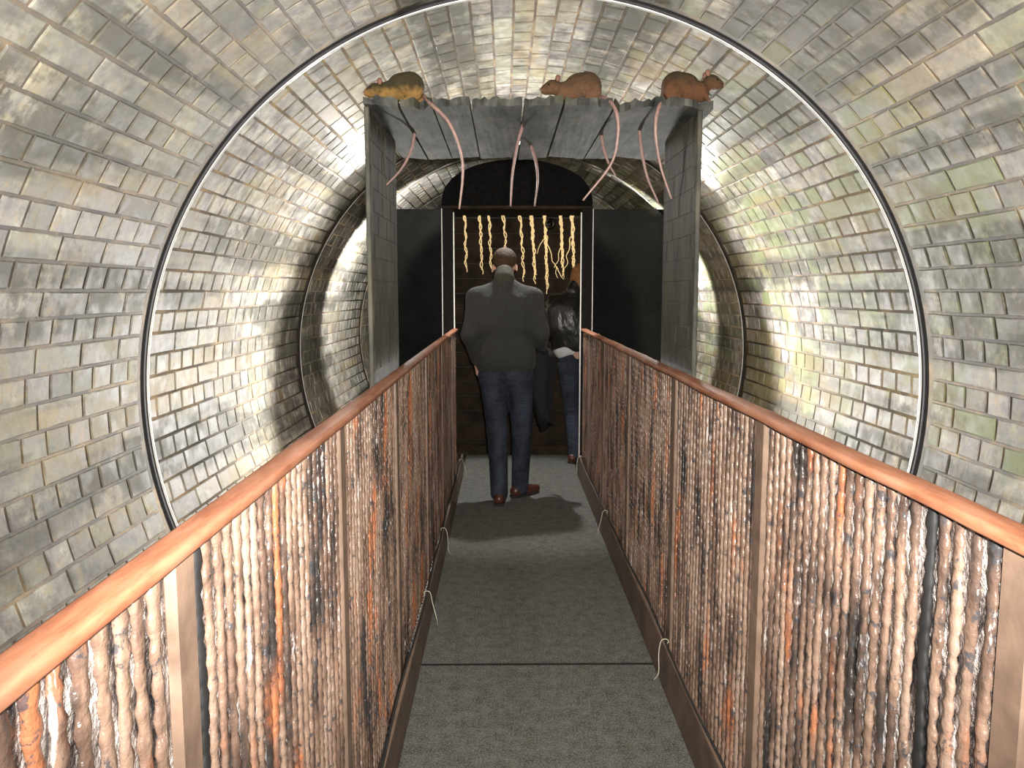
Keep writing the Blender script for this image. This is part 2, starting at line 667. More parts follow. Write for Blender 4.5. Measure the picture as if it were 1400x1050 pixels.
# ================================================================== THE TUNNEL
def sec_labels(i):
    return ['brick painted tunnel wall behind the camera', 'brick painted tunnel wall nearest the camera',
            'brightly lit brick tunnel wall between the two steel hoops', 'brick tunnel wall around the doorway at the back',
            'farthest brick tunnel wall beyond the doorway'][i]


def brick_verts(L, W, rs):
    """one brick: local z outward, y along the tunnel, x along the course"""
    j = lambda s: rs.uniform(-s, s)
    hw, hl = W / 2, L / 2
    vs = []
    for (z, ins, jit) in ((0.004, 0.0, 0.001), (-0.0030, 0.001, 0.002), (-0.0055, 0.004, 0.002)):
        for sx, sy in ((-1, -1), (1, -1), (1, 1), (-1, 1)):
            vs.append((sx * (hw - ins) + j(jit), sy * (hl - ins) + j(jit), z + j(0.001) * (z < 0)))
    fs = []
    for r in (0, 1):
        for k in range(4):
            k2 = (k + 1) % 4
            fs.append((r * 4 + k, (r + 1) * 4 + k, (r + 1) * 4 + k2, r * 4 + k2))
    fs.append((8, 11, 10, 9))
    return vs, fs


def set_tone(me, cols):
    a = me.color_attributes.new('tone', 'FLOAT_COLOR', 'POINT')
    a.data.foreach_set('color', np.array(cols, np.float32).ravel())


def rand_tone(rs):
    return (rs.random(), (rs.uniform(0.5, 1) if rs.random() < 0.15 else 0.0), (rs.uniform(0.2, 0.8) if rs.random() < 0.12 else 0.0), 1.0)


LS, LH = 0.296, 0.148
WB = DTH * R
rs = random.Random(3)
VAR = {}
for kind, L in (('s', LS), ('h', LH)):
    VAR[kind] = []
    for v in range(24):
        vs, fs = brick_verts(L - 0.017, WB - 0.010, rs)
        me = MB().add(vs, fs).mesh('brick', 'brick')
        set_tone(me, [rand_tone(rs)] * len(vs))
        VAR[kind].append(me)


def frame_pos(p):
    q = np.array(p) - np.array([0, 0, 1.5])
    z = q @ _F
    if z < 0.2:
        return None
    return 700 + FOC * (q @ _R) / z, 525 - FOC * (q @ _U) / z


for si in range(len(JOINTS) - 1):
    y0, y1 = JOINTS[si], JOINTS[si + 1]
    # mortar shell
    mb = MB()
    N = 208
    vs = [(AX + r * math.sin(2 * PI * k / N), y, AZ + r * math.cos(2 * PI * k / N)) for (r, y) in ((R, y0), (R, y1 - 0.0), (R + 0.05, y1), (R + 0.05, y0)) for k in range(N)]
    fs = []
    for i in range(4):
        for k in range(N):
            k2 = (k + 1) % N
            i2 = (i + 1) % 4
            fs.append((i * N + k, i2 * N + k, i2 * N + k2, i * N + k2))
    wall = mb.add(vs, fs).build(['wall_entry', 'wall_near', 'wall_middle', 'wall_far', 'wall_end_section'][si], 'mortar', None, True)
    tag(wall, sec_labels(si), 'wall', kind='structure')
    ya, yb = y0 + 0.01, y1 - 0.085
    items = []
    for c in range(NCOURSE):
        th = (c + 0.5) * DTH
        kind = 's' if c % 2 == 0 else 'h'
        L = LS if kind == 's' else LH
        off = (0 if kind == 's' else LH / 2) + rs.uniform(-0.02, 0.02)
        y = ya + (off % L) - L
        while y < yb - 0.01:
            a, b = max(y, ya), min(y + L, yb)
            y += L
            if b - a < 0.05:
                continue
            full = abs((b - a) - L) < 1e-6
            yc = (a + b) / 2
            p = (AX + R * math.sin(th), yc, AZ + R * math.cos(th))
            q = frame_pos(p)
            size = 0.0
            if q and -30 < q[0] < 1430 and -30 < q[1] < 1080 and p[2] > 0.35:
                # seen area: nearer is larger; hidden behind the railings or portal counts nothing
                hid = (q[0] < 690 and q[1] > 897 - 0.723 * q[0] + 8) or (q[0] > 690 and q[1] > 401 + 0.444 * (q[0] - 690) + 8)
                hid = hid or (505 < q[0] < 950 and 140 < q[1])
                if not hid:
                    size = (b - a) / yc ** 3
            items.append((size, full, kind, th, yc, b - a))
    items.sort(key=lambda t: -t[0])
    nind = 0
    st_v, st_f, st_t = [], [], []
    for size, full, kind, th, yc, ln in items:
        if size > 0 and full and nind < 300 and si in (1, 2, 3):
            me = VAR[kind][rs.randrange(24)]
            o = link('brick', me, wall)
            o.location = (AX + R * math.sin(th), yc, AZ + R * math.cos(th))
            o.rotation_euler = (0, th, 0)
            nind += 1
        else:
            vs, fs = brick_verts(ln - 0.017, WB - 0.010, rs)
            b = len(st_v)
            ct, s_ = math.cos(th), math.sin(th)
            for (x, yy, z) in vs:
                zz = z + R
                st_v.append((AX + x * ct + zz * s_, yc + yy, AZ - x * s_ + zz * ct))
            st_f += [tuple(i + b for i in f) for f in fs]
            st_t += [rand_tone(rs)] * len(vs)
    me = MB().add(st_v, st_f).mesh('brickwork', 'brick')
    set_tone(me, st_t)
    tag(link('brickwork', me, wall), kind='stuff')

# hoops at the joints: black rubber gap strip + bright steel hoop
def hoop(name, y, label, wide=0.048, steel=True, th=0.010, prot=0.011, arc=None):
    N = 200
    def ringmesh(prof):
        n = len(prof)
        if arc:
            vs = [(AX + r * math.sin(-arc + 2 * arc * k / N), yy, AZ + r * math.cos(-arc + 2 * arc * k / N)) for (r, yy) in prof for k in range(N + 1)]
            Q = N + 1
            fs = [(i * Q + k, ((i + 1) % n) * Q + k, ((i + 1) % n) * Q + k + 1, i * Q + k + 1) for i in range(n) for k in range(N)]
            fs += [tuple(i * Q for i in range(n)), tuple(i * Q + N for i in range(n))[::-1]]
            return vs, fs
        vs = [(AX + r * math.sin(2 * PI * k / N), yy, AZ + r * math.cos(2 * PI * k / N)) for (r, yy) in prof for k in range(N)]
        fs = [(i * N + k, ((i + 1) % n) * N + k, ((i + 1) % n) * N + (k + 1) % N, i * N + (k + 1) % N) for i in range(n) for k in range(N)]
        return vs, fs
    t = thing(name, (AX, y, AZ), label, 'trim')
    t['kind'] = 'structure'
    mats = [('gap_strip', 'rubber', [(R + 0.01, y - wide), (R - 0.004, y - wide), (R - 0.004, y), (R + 0.01, y)])]
    if steel:
        mats.append(('steel_hoop', 'steel', [(R + 0.005, y), (R - prot, y), (R - prot, y + th), (R + 0.005, y + th)]))
    for nm, mt, prof in mats:
        vs, fs = ringmesh(prof)
        vs = [(a - AX, b - y, c - AZ) for a, b, c in vs]
        MB().add(vs, fs).build(nm, mt, t, True)
    return t


hoop('trim_1', 3.60, 'bright steel hoop with black gap circling the near tunnel')
hoop('trim_2', 6.33, 'thin steel hoop circling the dark part of the tunnel', 0.03, True, 0.008, 0.008)
hoop('trim_3', 7.45, 'steel hoop arching above the black doorway', 0.02, True, 0.010, 0.012, 0.92)
hoop('trim_4', 8.30, 'thin black seam circling the far white tunnel wall', 0.02, False)

# black wall that closes the far end
mb = MB()
mb.lathe([(0.001, 0), (R + 0.04, 0)], (AX, 11.6, AZ), 64, 'y')
tag(mb.build('wall_back', 'void'), 'black wall closing the far end of the tunnel', 'wall', kind='structure')

# ================================================================== THE WALKWAY
KL, KR = -0.336, 0.602                      # inner faces of the kerbs
fo = MB().box(-0.44, 0.70, -1.0, 7.5, -0.14, -0.012, 0.01).build('floor', 'slab')
tag(fo, 'dark walkway deck running through the tunnel', 'floor', kind='structure')
for a, b in ((-0.9, 3.104), (3.112, 7.4)):
    n = 2
    cp = MB().box(KL - 0.012, KR + 0.012, a, b, -0.012, 0.0, 0.0008).build('carpet_panel', 'carpet', fo)


MB().box(KL, KR, 3.100, 3.116, -0.004, 0.0012).build('dark_seam_strip', 'rubber', fo)  # added dark strip over the carpet gap, standing in for its shade


def make_rib(seed):
    """flattened wavy rib with scalloped edges"""
    r = random.Random(seed)
    z0, z1 = 0.03, 1.184
    n = 110
    ph, ph2, wl = r.uniform(0, 6.28), r.uniform(0, 6.28), r.uniform(0.030, 0.042)
    vs, fs = [], []
    S_ = 8
    for i in range(n):
        z = z0 + (z1 - z0) * i / (n - 1)
        cy = 0.0012 * math.sin(z * 2 * PI / wl + ph) + 0.002 * math.sin(z * 2 * PI / 0.31 + ph2) + r.uniform(-0.0006, 0.0006)
        w_ = 0.0112 + 0.0022 * math.sin(z * 2 * PI / wl * 1.03 + ph2) + 0.0012 * math.sin(z * 31 + ph) + r.uniform(-0.0006, 0.0006)
        d_ = w_ * 0.52
        for k in range(S_):
            an = 2 * PI * k / S_
            vs.append((d_ * math.cos(an), cy + w_ * math.sin(an), z))
    for i in range(n - 1):
        for k in range(S_):
            k2 = (k + 1) % S_
            fs.append((i * S_ + k, i * S_ + k2, (i + 1) * S_ + k2, (i + 1) * S_ + k))
    fs += [tuple(range(S_))[::-1], tuple((n - 1) * S_ + k for k in range(S_))]
    return MB().add(vs, fs).mesh('rib', 'rib', True)


RIBS = [make_rib(40 + i) for i in range(12)]


SEAM = make_rib(99).copy()
SEAM.materials[0] = M['rubber']


def railing(side):
    sgn = -1 if side == 'l' else 1
    x0, x1 = (-0.418, -0.374) if side == 'l' else (0.616, 0.668)
    xc = (x0 + x1) / 2
    t = thing('railing', (xc, 0, 0), 'rusty ribbed railing with copper coloured cap on the ' + ('left, running past the man' if side == 'l' else 'right of the walkway'), 'railing', 'railings of the walkway')
    ya, yb = 0.3, 6.5
    # cap: slightly domed plank
    prof = [(-0.44, 0.0), (-0.5, 0.2), (-0.5, 0.75), (-0.45, 0.96), (-0.36, 1.05), (0.0, 1.1), (0.36, 1.05), (0.45, 0.96), (0.5, 0.75), (0.5, 0.2), (0.44, 0.0)]
    wd, zb, th = x1 - x0, 1.186, 0.018
    ys = np.linspace(ya, yb, 60)
    vs, fs = [], []
    n = len(prof)
    for y in ys:
        wob = 0.0012 * math.sin(y * 7) + 0.0008 * math.sin(y * 17)
        for u, v in prof:
            vs.append((u * wd + wob, y, zb + v * th + wob * 0.5))
    for i in range(len(ys) - 1):
        for k in range(n):
            k2 = (k + 1) % n
            fs.append((i * n + k, i * n + k2, (i + 1) * n + k2, (i + 1) * n + k))
    fs += [tuple(range(n))[::-1], tuple((len(ys) - 1) * n + k for k in range(n))]
    tag(MB().add(vs, fs).build('handrail', 'rail', t, True), 'copper brown handrail cap')
    # crumpled backing sheet
    xs = sgn * 0.0045
    mb = MB()
    ny, nz = 300, 26
    vs, fs = [], []
    for s in (0, 1):
        for i in range(ny + 1):
            for k in range(nz + 1):
                dx = RNG.uniform(-0.0025, 0.0025)
                vs.append((xs + dx * (1 - s) + s * sgn * 0.006, ya + (yb - ya) * i / ny, 0.02 + 1.168 * k / nz))
    W = nz + 1
    o = (ny + 1) * W
    for i in range(ny):
        for k in range(nz):
            a = i * W + k
            fs.append((a, a + 1, a + W + 1, a + W))
            fs.append((o + a, o + a + W, o + a + W + 1, o + a + 1))
    tag(mb.add(vs, fs).build('backing_sheet', 'foil', t), 'crumpled silvery sheet behind the ribs')
    # battens and ribs
    bats = [0.955, 1.955, 2.97, 4.08, 5.10, 6.05] if side == 'r' else [0.945, 1.90, 2.89, 4.03, 5.05, 6.05]
    bmesh_ = MB().box(-0.008, 0.008, -0.030, 0.030, 0.02, 1.186, 0.003).mesh('batten', 'batten')
    for b in bats:
        link('batten', bmesh_, t, (-sgn * 0.002, b, 0))
    seams = [1.17] if side == 'r' else [1.005]
    for q in seams:
        so = link('seam_strip', SEAM, t, (0, q, 0))
    y, i = ya + 0.02, 0
    r = random.Random(5 + sgn)
    while y < yb - 0.01:
        if not any(abs(y - b) < 0.040 for b in bats) and not any(abs(y - q) < 0.017 for q in seams):
            link('rib', RIBS[r.randrange(12)], t, (sgn * 0.0005, y, 0), (0, 0, r.choice((0, PI))))
        y += 0.0405 + r.uniform(-0.0015, 0.0015)
    return t


railing('l')
railing('r')


def kerb(side):
    sgn = -1 if side == 'l' else 1
    xi = KL if side == 'l' else KR
    t = thing('kerb_board', (xi, 0, 0), 'brown kerb board with steel edge along the ' + ('left' if side == 'l' else 'right') + ' side of the walkway', 'kerb', 'kerb boards of the walkway')
    xo = 0.013 * sgn
    lo, hi = min(0, xo), max(0, xo)
    MB().box(lo, hi, 0.8, 6.48, 0.0, 0.172, 0.003).build('board', 'kerb', t)
    tag(MB().box(lo - 0.001, hi + 0.001, 0.8, 6.48, 0.172, 0.180, 0.002).build('edge_strip', 'batten', t), 'pale worn edge strip')
    return t


kerb('l')
kerb('r')
for side, xk, ties in (('left', KL - 0.007, (1.95, 3.4, 4.35, 6.2)), ('right', KR + 0.007, (2.9, 4.7, 6.3))):
    r = random.Random(11)
    pts = [(xk + r.uniform(-0.006, 0.006), y, 0.184 + r.uniform(0, 0.004)) for y in np.arange(0.9, 6.45, 0.3)]
    tag(MB().tube(curve_pts(pts, 4), 0.0045, 6).build('cable', 'cable', None, True), 'thin black cable lying along the top of the %s kerb board' % side, 'cable')
    for k, y in enumerate(ties):
        s = 1 if side == 'left' else -1
        x = xk
        pts = [(x - s * 0.004, y, 0.178), (x - s * 0.010, y, 0.190), (x, y, 0.198), (x + s * 0.018, y, 0.190), (x + s * 0.030, y - 0.02, 0.15), (x + s * (0.035 + 0.015 * (k % 2)), y - 0.05, 0.09), (x + s * 0.05, y - 0.03, 0.05)]
        tag(MB().tube(curve_pts(pts, 4), 0.002, 5).build('cable_tie', 'tie', None, True),
            'pale loose cable tie on the %s kerb, %s along the walkway' % (side, ['nearest', 'second', 'third', 'farthest'][k]), 'cable tie', 'cable ties on the kerbs')

# ================================================================== PORTAL BOX
PX0, PX1, PY0, PZ = -0.487, 0.703, 3.0, 2.155
portal = thing('portal_frame', ((PX0 + PX1) / 2, PY0, 0), 'dark plank portal over the walkway with ragged front edge', 'portal')
ox, oy = (PX0 + PX1) / 2, PY0
for sgn, x in ((-1, PX0), (1, PX1)):
    lo, hi = (x - 0.018, x) if sgn < 0 else (x, x + 0.018)
    y1 = 3.72 if sgn < 0 else 3.60
    sp = MB().box(lo - ox, hi - ox, 0, y1 - oy, -0.02, PZ + 0.01, 0.003).build('side_panel', 'side', portal)
    # shallow moulded bricks on the inner face
    bm_ = None
    r = random.Random(2)
    zz, row = 1.20, 0
    while zz < PZ - 0.08:
        yy = -0.05 + (row % 2) * 0.11
        while yy < y1 - oy - 0.02:
            a, b = max(yy, 0.01), min(yy + 0.21, y1 - oy - 0.01)
            if b - a > 0.05:
                xi = x - ox
                m = MB()
                m.box(min(xi, xi - sgn * 0.0022), max(xi, xi - sgn * 0.0022), a + 0.003, b - 0.003, zz + 0.003, zz + 0.080, 0.001)
                m.build('brick', 'side', sp)
            yy += 0.22
        zz += 0.085
        row += 1
# planks, each with a broken front edge
cuts = [-0.505, -0.375, -0.255, -0.118, 0.070, 0.215, 0.395, 0.535, 0.752]
r = random.Random(21)
for i in range(len(cuts) - 1):
    a, b = cuts[i] + 0.004, cuts[i + 1] - 0.004
    n = max(6, int((b - a) / 0.014))
    roll = r.uniform(-0.10, 0.10)
    dz = r.uniform(-0.004, 0.004)
    yend = 4.09 + r.uniform(-0.03, 0.03)
    rows = 7
    top, bot = [], []
    for k in range(n + 1):
        x = a + (b - a) * k / n
        jag = r.uniform(-0.014, 0.014) + 0.010 * math.sin(x * 55)
        bite = 0.10 * math.exp(-((x - 0.43) / 0.024) ** 2) + 0.07 * math.exp(-((x + 0.30) / 0.02) ** 2) * (abs(x + 0.30) < 0.045)
        yf = PY0 - 0.03 + jag + bite
        lift = r.uniform(-0.006, 0.010)
        for j in range(rows):
            t_ = (j / (rows - 1)) ** 1.5
            y = yf + (yend - yf) * t_
            z = PZ + dz + roll * (x - (a + b) / 2) + r.uniform(-0.0015, 0.0015)
            bot.append((x - ox, y - oy, z + 0.004 * (j == 0)))
            top.append((x - ox, y - oy, z + 0.030 + lift * (j == 0)))
    fs = []
    o = len(bot)
    for k in range(n):
        for j in range(rows - 1):
            q = k * rows + j
            fs.append((q, q + 1, q + rows + 1, q + rows))
            fs.append((o + q, o + q + rows, o + q + rows + 1, o + q + 1))
        q = k * rows
        fs.append((q, q + rows, o + q + rows, o + q))
        q = k * rows + rows - 1
        fs.append((q, o + q, o + q + rows, q + rows))
    for k in (0, n):
        for j in range(rows - 1):
            q = k * rows + j
            f = (q, o + q, o + q + 1, q + 1)
            fs.append(f if k == 0 else f[::-1])
    MB().add(bot + top, fs).build('plank', 'slate', portal)


# ================================================================== RATS
PTOP = PZ + 0.031


def rat(x, y, flip, fur, label, tail_px, sc=1.0, hz=0.0):
    """body along local x, head at -x"""
    t = thing('rat', (x, y, PTOP), label, 'rat', 'model rats on the portal')
    s = -1 if flip else 1
    S = lambda p: (p[0] * s * sc, p[1] * sc, p[2] * sc)
    E_ = lambda c, rr, rot=None: ell(S(c), np.array(rr) * sc, (rot[0], rot[1] * s) if rot else None)
    pr = [E_((0.048, 0, 0.062), (0.056, 0.046, 0.056)),
          E_((0.015, 0, 0.060), (0.052, 0.042, 0.052)),
          E_((-0.034, 0, 0.044), (0.040, 0.034, 0.038)),
          E_((-0.082, 0, 0.058 + hz), (0.032, 0.027, 0.027), ((0, 1, 0), -0.25)),
          E_((-0.106, 0, 0.048 + hz), (0.022, 0.018, 0.018)),
          E_((0.066, 0.036, 0.040), (0.034, 0.017, 0.038)), E_((0.066, -0.036, 0.040), (0.034, 0.017, 0.038))]
    for sy in (-1, 1):
        pr += [cap(S((-0.050, sy * 0.022, 0.035)), S((-0.066, sy * 0.026, 0.007)), 0.011 * sc, 0.007 * sc),
               cap(S((0.070, sy * 0.040, 0.012)), S((0.034, sy * 0.042, 0.007)), 0.010 * sc, 0.007 * sc)]
    b = sdf_mesh('body', pr, 0.0042, 0.010, fur, t)
    for sy in (-1, 1):
        MB().ball(S((-0.062, sy * 0.022, 0.086 + hz)), (0.010 * sc, 0.005 * sc, 0.013 * sc), 12, 8).build('ear', 'ear', t, True)
        MB().ball(S((-0.096, sy * 0.0225, 0.062 + hz)), 0.0042 * sc, 10, 6).build('eye', 'eye', t, True)
        for k in range(3):
            m = MB().tube([S((-0.122, sy * 0.012, 0.044 + hz - k * 0.002)), S((-0.130 - 0.004 * k, sy * (0.035), 0.044 + hz - k * 0.008))], 0.0006, 4)
            m.build('whisker', 'tie', t)
        m = MB()
        for k in range(4):
            m.tube([S((-0.066, sy * 0.026 + (k - 1.5) * 0.005, 0.006)), S((-0.082, sy * 0.026 + (k - 1.5) * 0.008, 0.003))], [0.003 * sc, 0.0018 * sc], 5)
        m.build('paw', 'tailskin', t, True)
    MB().ball(S((-0.127, 0, 0.050 + hz)), 0.005 * sc, 8, 6).build('nose', 'tailskin', t, True)
    # tail over the edge of the planks, hanging into the opening
    pts = [Vector(S((0.10, 0, 0.03)))] + [at(*q) - Vector((x, y, PTOP)) for q in tail_px]
    cp_ = curve_pts(pts, 8)
    n = len(cp_)
    MB().tube(cp_, [0.0080 - 0.0045 * (i / (n - 1)) ** 1.3 for i in range(n)], 8).build('tail', 'tailskin', t, True)
    return t


p = at(541, 138, 3.05)
rat(p.x + 0.004, 3.06, False, 'fur_olive', 'olive backed model rat with yellow belly, leftmost on the portal',
    [(590, 143, 2.97), (612, 165, 2.94), (628, 200, 2.94), (633, 235, 2.95), (628, 286, 2.96)], 0.97, -0.008)
p = at(785, 138, 3.05)
rat(p.x, 3.06, False, 'fur_red', 'reddish brown model rat in the middle of the portal top',
    [(834, 139, 2.98), (843, 155, 2.93), (845, 185, 2.93), (835, 225, 2.95), (797, 274, 2.97)], 0.98, 0.004)
p = at(943, 138, 3.05)
rat(p.x, 3.06, True, 'fur_dark', 'russet model rat facing right at the right end of the portal top',
    [(902, 143, 2.97), (897, 162, 2.94), (897, 190, 2.94), (904, 230, 2.96), (918, 272, 2.98)], 1.0, 0.022)


def hang_tail(px, label):
    """loose tail that hangs from a gap in the portal planks"""
    p0 = at(*px[0])
    pts = [at(*q) for q in px]
    pts[0].z = max(pts[0].z, PZ - 0.002)
    c = curve_pts(pts, 8)
    n = len(c)
    o = MB().tube([q - pts[0] for q in c], [0.0076 - 0.0043 * (i / (n - 1)) ** 1.4 for i in range(n)], 8).build('rat_tail', 'tailskin', None, True)
    o.location = pts[0]
    tag(o, label, 'tail', 'rat tails hanging from the planks')


hang_tail([(567, 182, 3.46), (562, 205, 3.44), (548, 232, 3.42), (523, 258, 3.40)], 'pink rat tail curving left, hanging nearest the left side panel')
hang_tail([(716, 168, 3.33), (708, 195, 3.31), (701, 235, 3.30), (698, 282, 3.30)], 'straight pink rat tail hanging above the head of the man')
hang_tail([(726, 202, 3.72), (733, 222, 3.70), (735, 248, 3.69), (731, 282, 3.69)], 'short pink rat tail hanging just right of the straight central one')
hang_tail([(822, 184, 3.48), (826, 205, 3.46), (833, 225, 3.45), (842, 241, 3.44)], 'short pink rat tail crossing behind the tail of the middle rat')
hang_tail([(874, 178, 3.42), (878, 210, 3.40), (886, 245, 3.39), (900, 277, 3.38)], 'pink rat tail hanging beside the tail of the right rat')

# ================================================================== DOORWAY AT THE BACK
YD = 6.50
DX0, DX1 = -0.44, 0.655
door = thing('wall_doorway', ((DX0 + DX1) / 2, YD, 0), 'black partition wall with the doorway at the end of the walkway', 'wall')
door['kind'] = 'structure'
ox, oy = (DX0 + DX1) / 2, YD
ZT = 2.155
for lo, hi in ((-1.00, DX0 - 0.055), (DX1 + 0.055, 1.36)):
    tag(MB().box(lo - ox, hi - ox, 0.0, 0.03, -0.012, ZT - 0.004, 0.002).build('gloss_panel', 'blackpanel', door), 'glossy black panel')
for s, x in ((-1, DX0), (1, DX1)):
    lo, hi = (x - 0.053, x + 0.04) if s < 0 else (x - 0.04, x + 0.053)
    j = MB().box(lo - ox, hi - ox, -0.015, 0.07, -0.012, ZT, 0.003).build('jamb', 'jamb', door)
    xe = (x + 0.041) if s < 0 else (x - 0.041)
    tag(MB().box(xe - 0.005 - ox, xe + 0.005 - ox, -0.022, 0.0, 0.0, ZT - 0.03, 0.002).build('edge_trim', 'steel', j), 'bright steel edge strip')
    xe = lo if s < 0 else hi
    MB().box(xe - 0.003 - ox, xe + 0.003 - ox, -0.019, 0.0, 0.0, ZT, 0.001).build('edge_trim', 'steel', j)
MB().box(DX0 - 0.053 - ox, DX1 + 0.053 - ox, -0.016, 0.05, ZT, ZT + 0.022, 0.003).build('lintel', 'board', door)
# plain black arched block over the vestibule
cx = 0.105
N = 40
prof = []
for k in range(N + 1):
    a = PI - PI * k / N
    prof.append((cx + 0.60 * math.cos(a), ZT + 0.022 + 0.36 * math.sin(a) ** 0.8))
vs, fs = [], []
for y in (YD + 0.0, YD + 0.82):
    for x, z in prof:
        vs.append((x, y, z))
n = N + 1
for k in range(N):
    fs.append((k, k + 1, n + k + 1, n + k))
fs += [tuple(range(n))[::-1], tuple(n + k for k in range(n)), (0, n, 2 * n - 1, n - 1)]
tag(MB().add(vs, fs).build('black_arch', 'arch'), 'black arched block on top of the doorway', 'arch')

# back wall of the vestibule: dark boards
YB = 7.38
bw = thing('wall_vestibule', (0.2, YB, 0), 'dark brown boarded wall behind the doorway', 'wall')
bw['kind'] = 'structure'
z = 0.0
r = random.Random(8)
while z < 2.15:
    h = 0.135
    MB().box(-0.75, 1.2, r.uniform(0, 0.006), 0.03, z + 0.004, z + h - 0.004, 0.003).build('board', 'board', bw)
    z += h
MB().box(-0.75, 1.2, 0.028, 0.05, -0.012, 2.17).build('backing', 'slab', bw)
tag(MB().box(KL, KR, 7.33, 7.36, 0.0, 0.09, 0.004).build('trim_5', 'board'), 'low dark skirting board at the foot of the vestibule wall', 'skirting', kind='structure')

# lightning cords
cords = [(635, 372, 1, 'leftmost'), (656, 375, 1, 'second from the left'), (669, 372, 1, 'third from the left'), (688, 350, 1, 'hanging right above the head of the man'),
         (711, 385, 1, 'just right of the head of the man'), (726, 388, 2, 'thickest, sixth from the left'), (745, 402, 3, 'with two side branches'), (767, 378, 2, 'second from the right'), (782, 386, 2, 'rightmost')]
r = random.Random(14)
YC = YB - 0.02
for px, yb, kind, lab in cords:
    def strand(x0, ya, x1, yb_, amp, rad, ph):
        n = max(10, int(abs(yb_ - ya) / 2.2))
        pts, rd = [], []
        for i in range(n + 1):
            u = i / n
            xx = x0 + (x1 - x0) * u + amp * math.sin(ph + u * (yb_ - ya) / 3.3) * (0.8 + 0.4 * math.sin(u * 9 + ph)) + r.uniform(-0.35, 0.35)
            pp = at(xx, ya + (yb_ - ya) * u, YC)
            pp.y += 0.004 * math.cos(ph + u * (yb_ - ya) / 3.3)
            pts.append(pp)
            rd.append(rad * (1.1 - 0.6 * u))
        return pts, rd
    base = at(px, 284, YC)
    base.z = 2.16
    t = thing('lightning_cord', base, 'golden zigzag cord on the dark back wall, ' + lab, 'cord', 'golden cords behind the doorway')
    dx = r.uniform(2, 6)
    specs = []
    for s in range(2 if kind < 2 else 3):
        specs.append((px + r.uniform(-1, 1), 284, px + dx, yb - 6 * s, 1.7, 0.0068 if kind != 2 else 0.0075, s * 2.1 + r.uniform(0, 1)))
    if kind == 3:
        specs += [(px, 322, px - 12, 347, 1.0, 0.0045, 0.5), (px + 1, 322, px + 18, 380, 1.6, 0.005, 1.1)]
    if px == 767:
        specs += [(px + 2, 330, px - 8, 366, 1.5, 0.005, 0.3), (px - 8, 364, px + 4, 382, 1.2, 0.0045, 0.8)]
    if px == 782:
        specs += [(px, 318, px - 12, 380, 1.8, 0.005, 1.6)]
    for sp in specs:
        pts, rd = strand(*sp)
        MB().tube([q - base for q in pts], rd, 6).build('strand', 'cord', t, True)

p = at(752, 306, YB - 0.03)
dc = thing('dome_camera', p, 'small glossy black dome camera on the wall behind the doorway', 'camera')
MB().lathe([(0.0, 0.03), (0.052, 0.03), (0.052, 0.012), (0.046, 0.0), (0.0, 0.0)], (0, 0, 0), 24, 'y').build('base_ring', 'jamb', dc, True)
MB().ball((0, 0.002, 0), (0.042, 0.040, 0.042), 20, 12).build('dome', 'gloss', dc, True)


# ================================================================== FLOODLIGHTS
def flood(loc, aim, power, label, size, blend, col, bracket_to, rad=0.06):
    t = thing('floodlight', loc, label, 'floodlight', 'floodlights behind the portal')
    d = Vector(aim).normalized()
    q = d.to_track_quat('-Z', 'Y')
    hs = MB()
    hs.lathe([(0.0, 0.09), (0.035, 0.09), (0.05, 0.05), (0.065, 0.0), (0.065, -0.012), (0.058, -0.012), (0.058, 0.0), (0.0, 0.0)], (0, 0, 0), 24, 'z')
    h = hs.build('housing', 'housing', t, True)
    h.rotation_mode = 'QUATERNION'
    h.rotation_quaternion = q
    ln = MB().lathe([(0.0, 0.004), (0.057, 0.004), (0.057, -0.002), (0.0, -0.002)], (0, 0, 0), 24, 'z').build('lens', 'lens', t, True)
    ln.rotation_mode = 'QUATERNION'
    ln.rotation_quaternion = q
    b = Vector(bracket_to) - Vector(loc)
    MB().tube([-d * 0.05, b * 0.5 + Vector((0, 0, 0.03)), b], 0.009, 8).build('bracket', 'housing', t, True)
    L = bpy.data.lights.new('flood_beam', 'SPOT')
    L.energy = power
    L.spot_size = math.radians(size)
    L.spot_blend = blend
    L.shadow_soft_size = rad
    L.color = col
    lo = bpy.data.objects.new('flood_beam', L)
    COL.objects.link(lo)
    lo.parent = t
    lo.location = d * 0.03
    lo.rotation_mode = 'QUATERNION'
    lo.rotation_quaternion = q


WH = (1.0, 0.985, 0.96)
a = at(523, 243, 5.70)
b = at(929, 243, 5.70)
flood(a, (-0.10, -1, 0.12), LAMP_POWER, 'floodlight behind the upper left corner of the portal', 172, 0.5, WH, (-0.93, YD, 2.1))
flood(b, (0.10, -1, 0.12), LAMP_POWER, 'floodlight behind the upper right corner of the portal', 172, 0.5, WH, (1.29, YD, 2.1))
flood(Vector((-0.62, 5.62, 0.76)), (-0.12, -1, 0.55), LOW_LAMP_POWER, 'low floodlight outside the left railing beside the tunnel wall', 172, 0.45, WH, (-0.62, YD, 0.6))
flood(Vector((0.90, 5.62, 0.76)), (0.12, -1, 0.55), LOW_LAMP_POWER, 'low floodlight outside the right railing beside the tunnel wall', 172, 0.45, WH, (0.90, YD, 0.6))
a = Vector((-0.86, 7.15, 1.75))
b = Vector((1.20, 7.15, 1.75))
flood(a, (-0.5, 1, 0.0), FAR_LAMP_POWER, 'floodlight hidden behind the left black panel', 165, 0.25, WH, (-0.86, YD + 0.03, 1.7))
flood(b, (0.5, 1, 0.0), FAR_LAMP_POWER, 'floodlight hidden behind the right black panel', 165, 0.25, WH, (1.20, YD + 0.03, 1.7))


flood(Vector((0.10, 6.22, 2.62)), (0.0, -0.12, -1), DOWN_LAMP_POWER, 'downlight above the doorway, in front of the black arch', 62, 0.4, WH, (0.10, YD, 2.5), 0.03)


